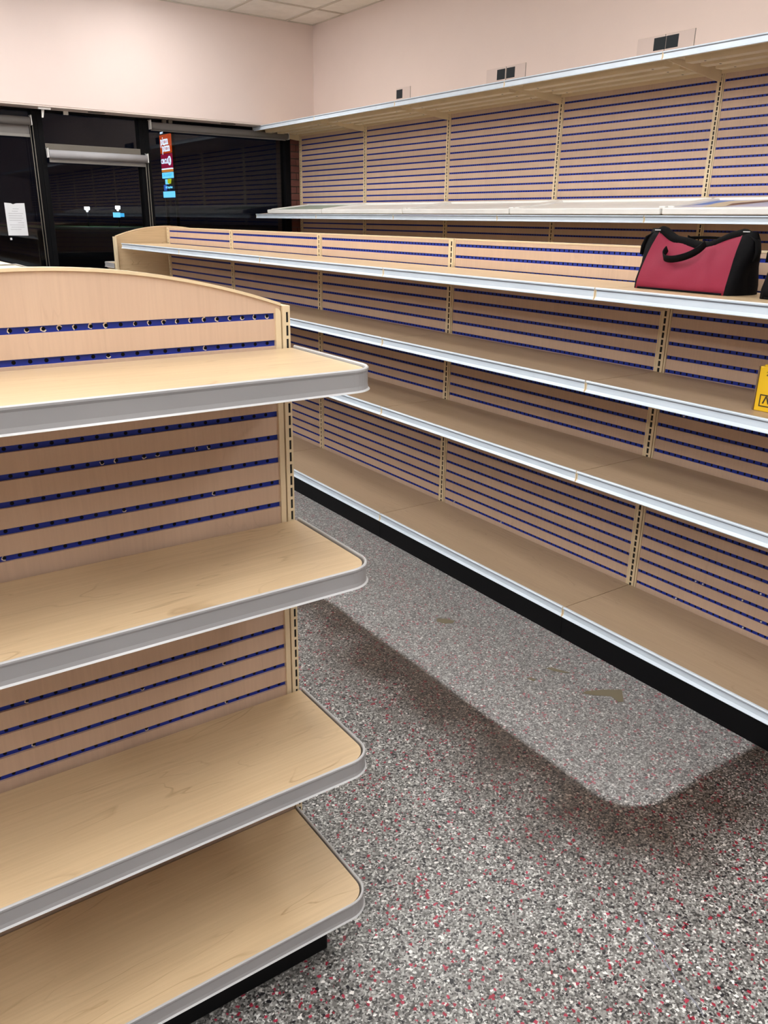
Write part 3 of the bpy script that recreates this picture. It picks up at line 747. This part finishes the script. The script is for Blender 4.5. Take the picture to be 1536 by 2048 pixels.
q = MB(); P = [(1.30, .81), (1.285, .78), (1.268, .765), (1.262, .735), (1.245, .70), (1.236, .675), (1.225, .655), (1.215, .60), (1.205, .575)]
for i in range(len(P)-1):
    (a, c), (d, e) = P[i], P[i+1]; ww = .0016 if i % 2 else .0026
    q.add([(a-ww, c, .0004), (a+ww, c, .0004), (d+ww, e, .0004), (d-ww, e, .0004)], [(0, 1, 2, 3)])
tag(q.build('floor_scuff', ['ink'], None), 'dark crooked scuff mark on the speckled floor in the lower right foreground', 'mark')

# ------------------------------------------------------------------ outside, at night
b = MB(); b.box(-40, 120, 8.36, 240, -.25, -.15); structure(b.build('ground', ['asphalt']))
b = MB(); b.box(28, 54, 112, 168, -.149, -.10); structure(b.build('lawn', ['grass']))
EM = 1.0
for nm, c, s in (('signcyan', (.16, .62, .95), .9), ('signorange', (.40, .045, .004), .8), ('signred', (.20, .004, .03), .9), ('signwhite', (.62, .78, .95), 1.0), ('signamber', (.45, .15, .02), .9), ('signlime', (.35, .40, .01), .9), ('signblue', (.02, .08, .35), .9), ('signteal', (.05, .40, .75), .9)):
    M[nm] = emit(nm, c, s*EM)
# pylon sign by the road, its face turned towards the street (local x along the face, -y = viewing side)
ps = thing('pylon_sign', 'lit shop pylon sign standing outside beyond the right window', 'sign', (22.43, 59.0, 0), -R90)
def sp(nm, u0, u1, z0, z1, mat, y=-.12, th=.12):
    q = MB(); q.box(u0, u1, y, y+th, z0, z1); return q.build(nm, [mat], ps)
sp('pole', -1.02, -.9, -.15, 7.0, 'frame', 0, .2); sp('pole', .9, 1.02, -.15, 7.0, 'frame', 0, .2); sp('cabinet', -1.0, 1.0, 2.75, 7.0, 'frame', -.01, .2)
sp('sign_panel', -.98, .98, 5.75, 6.93, 'signorange'); sp('sign_panel', -.98, .98, 4.78, 5.70, 'signred'); sp('sign_stripe', -.98, .98, 4.70, 4.77, 'signwhite'); sp('sign_stripe', -.98, .98, 4.54, 4.69, 'signamber')
sp('sign_panel', -.98, .98, 4.13, 4.50, 'signcyan'); sp('sign_panel', -1.0, 1.0, 2.86, 3.26, 'signcyan')
sp('sign_panel', -.45, .0, 3.74, 4.06, 'signcyan'); q = MB(); q.prism([(0, 3.77), (.34, 3.77), (.50, 4.08), (0, 4.06)], -.12, 0); q.build('sign_panel', ['signlime'], ps)
sp('sign_panel', -.80, -.50, 3.33, 3.70, 'signblue')
for s_, z, u, a, mt in (('pizza', 6.52, -.12, .74, 'signwhite'), ('pizza', 6.08, .14, .74, 'signwhite'), ('CIRCLE', 5.22, -.28, .42, 'signwhite'), ('COIN LAUNDRY', 4.315, 0, .26, 'signteal'), ('RBC Royal Bank', 3.52, .22, .20, 'signcyan'), ('LIBERTY', 7.06, -.52, .16, 'signwhite')):
    textmesh(s_, a, mt, ps, (u, -.125, z), (PI/2, 0, 0), .004, 'lettering', 1.0, 'CENTER', 0, .012 if a > .3 else .004)
q = MB(); n = 20; q.prism([(.66+.30*math.cos(2*PI*i/n), 5.24+.30*math.sin(2*PI*i/n)) for i in range(n)], -.135, -.12); q.build('round_badge', ['signwhite'], ps)
textmesh('K', .46, 'signred', ps, (.66, -.138, 5.24), (PI/2, 0, 0), .004, 'lettering', 1.0, 'CENTER', 0, .012)
# two far street lamps and a small lit sign
def lamp(x, y, z, label):
    t = thing('street_lamp', label, 'lamp', (x, y, -.15))
    q = MB(); q.tube([(0, 0, 0), (0, 0, z)], .08, 0, 8); q.build('post', ['frame'], t)
    q = MB(); q.box(-.35, .35, -.2, .2, z, z+.45); q.box(-.1, .1, -.1, .1, z-.3, z); q.build('lamp_head', ['signlamp'], t)
M['signlamp'] = emit('far_lamp_head', (.85, .95, 1.0), 45.0)
lamp(42.0, 150, 2.75, 'far white street lamp seen through the middle window, left of the other')
lamp(47.3, 150, 3.0, 'far white street lamp above the small lit sign outside')
t = thing('roadside_sign', 'small far pale blue lit sign below the street lamp outside', 'sign', (47.0, 149, -.15))
q = MB(); q.box(-.9, .3, -.1, .1, 1.6, 2.4); q.build('sign_panel', ['signcyan'], t)
q = MB(); q.box(.3, 1.0, -.1, .1, 1.7, 2.3); q.build('sign_panel', ['signteal'], t)
q = MB(); q.box(-.06, .06, -.06, .06, 0, 1.6); q.build('post', ['frame'], t)
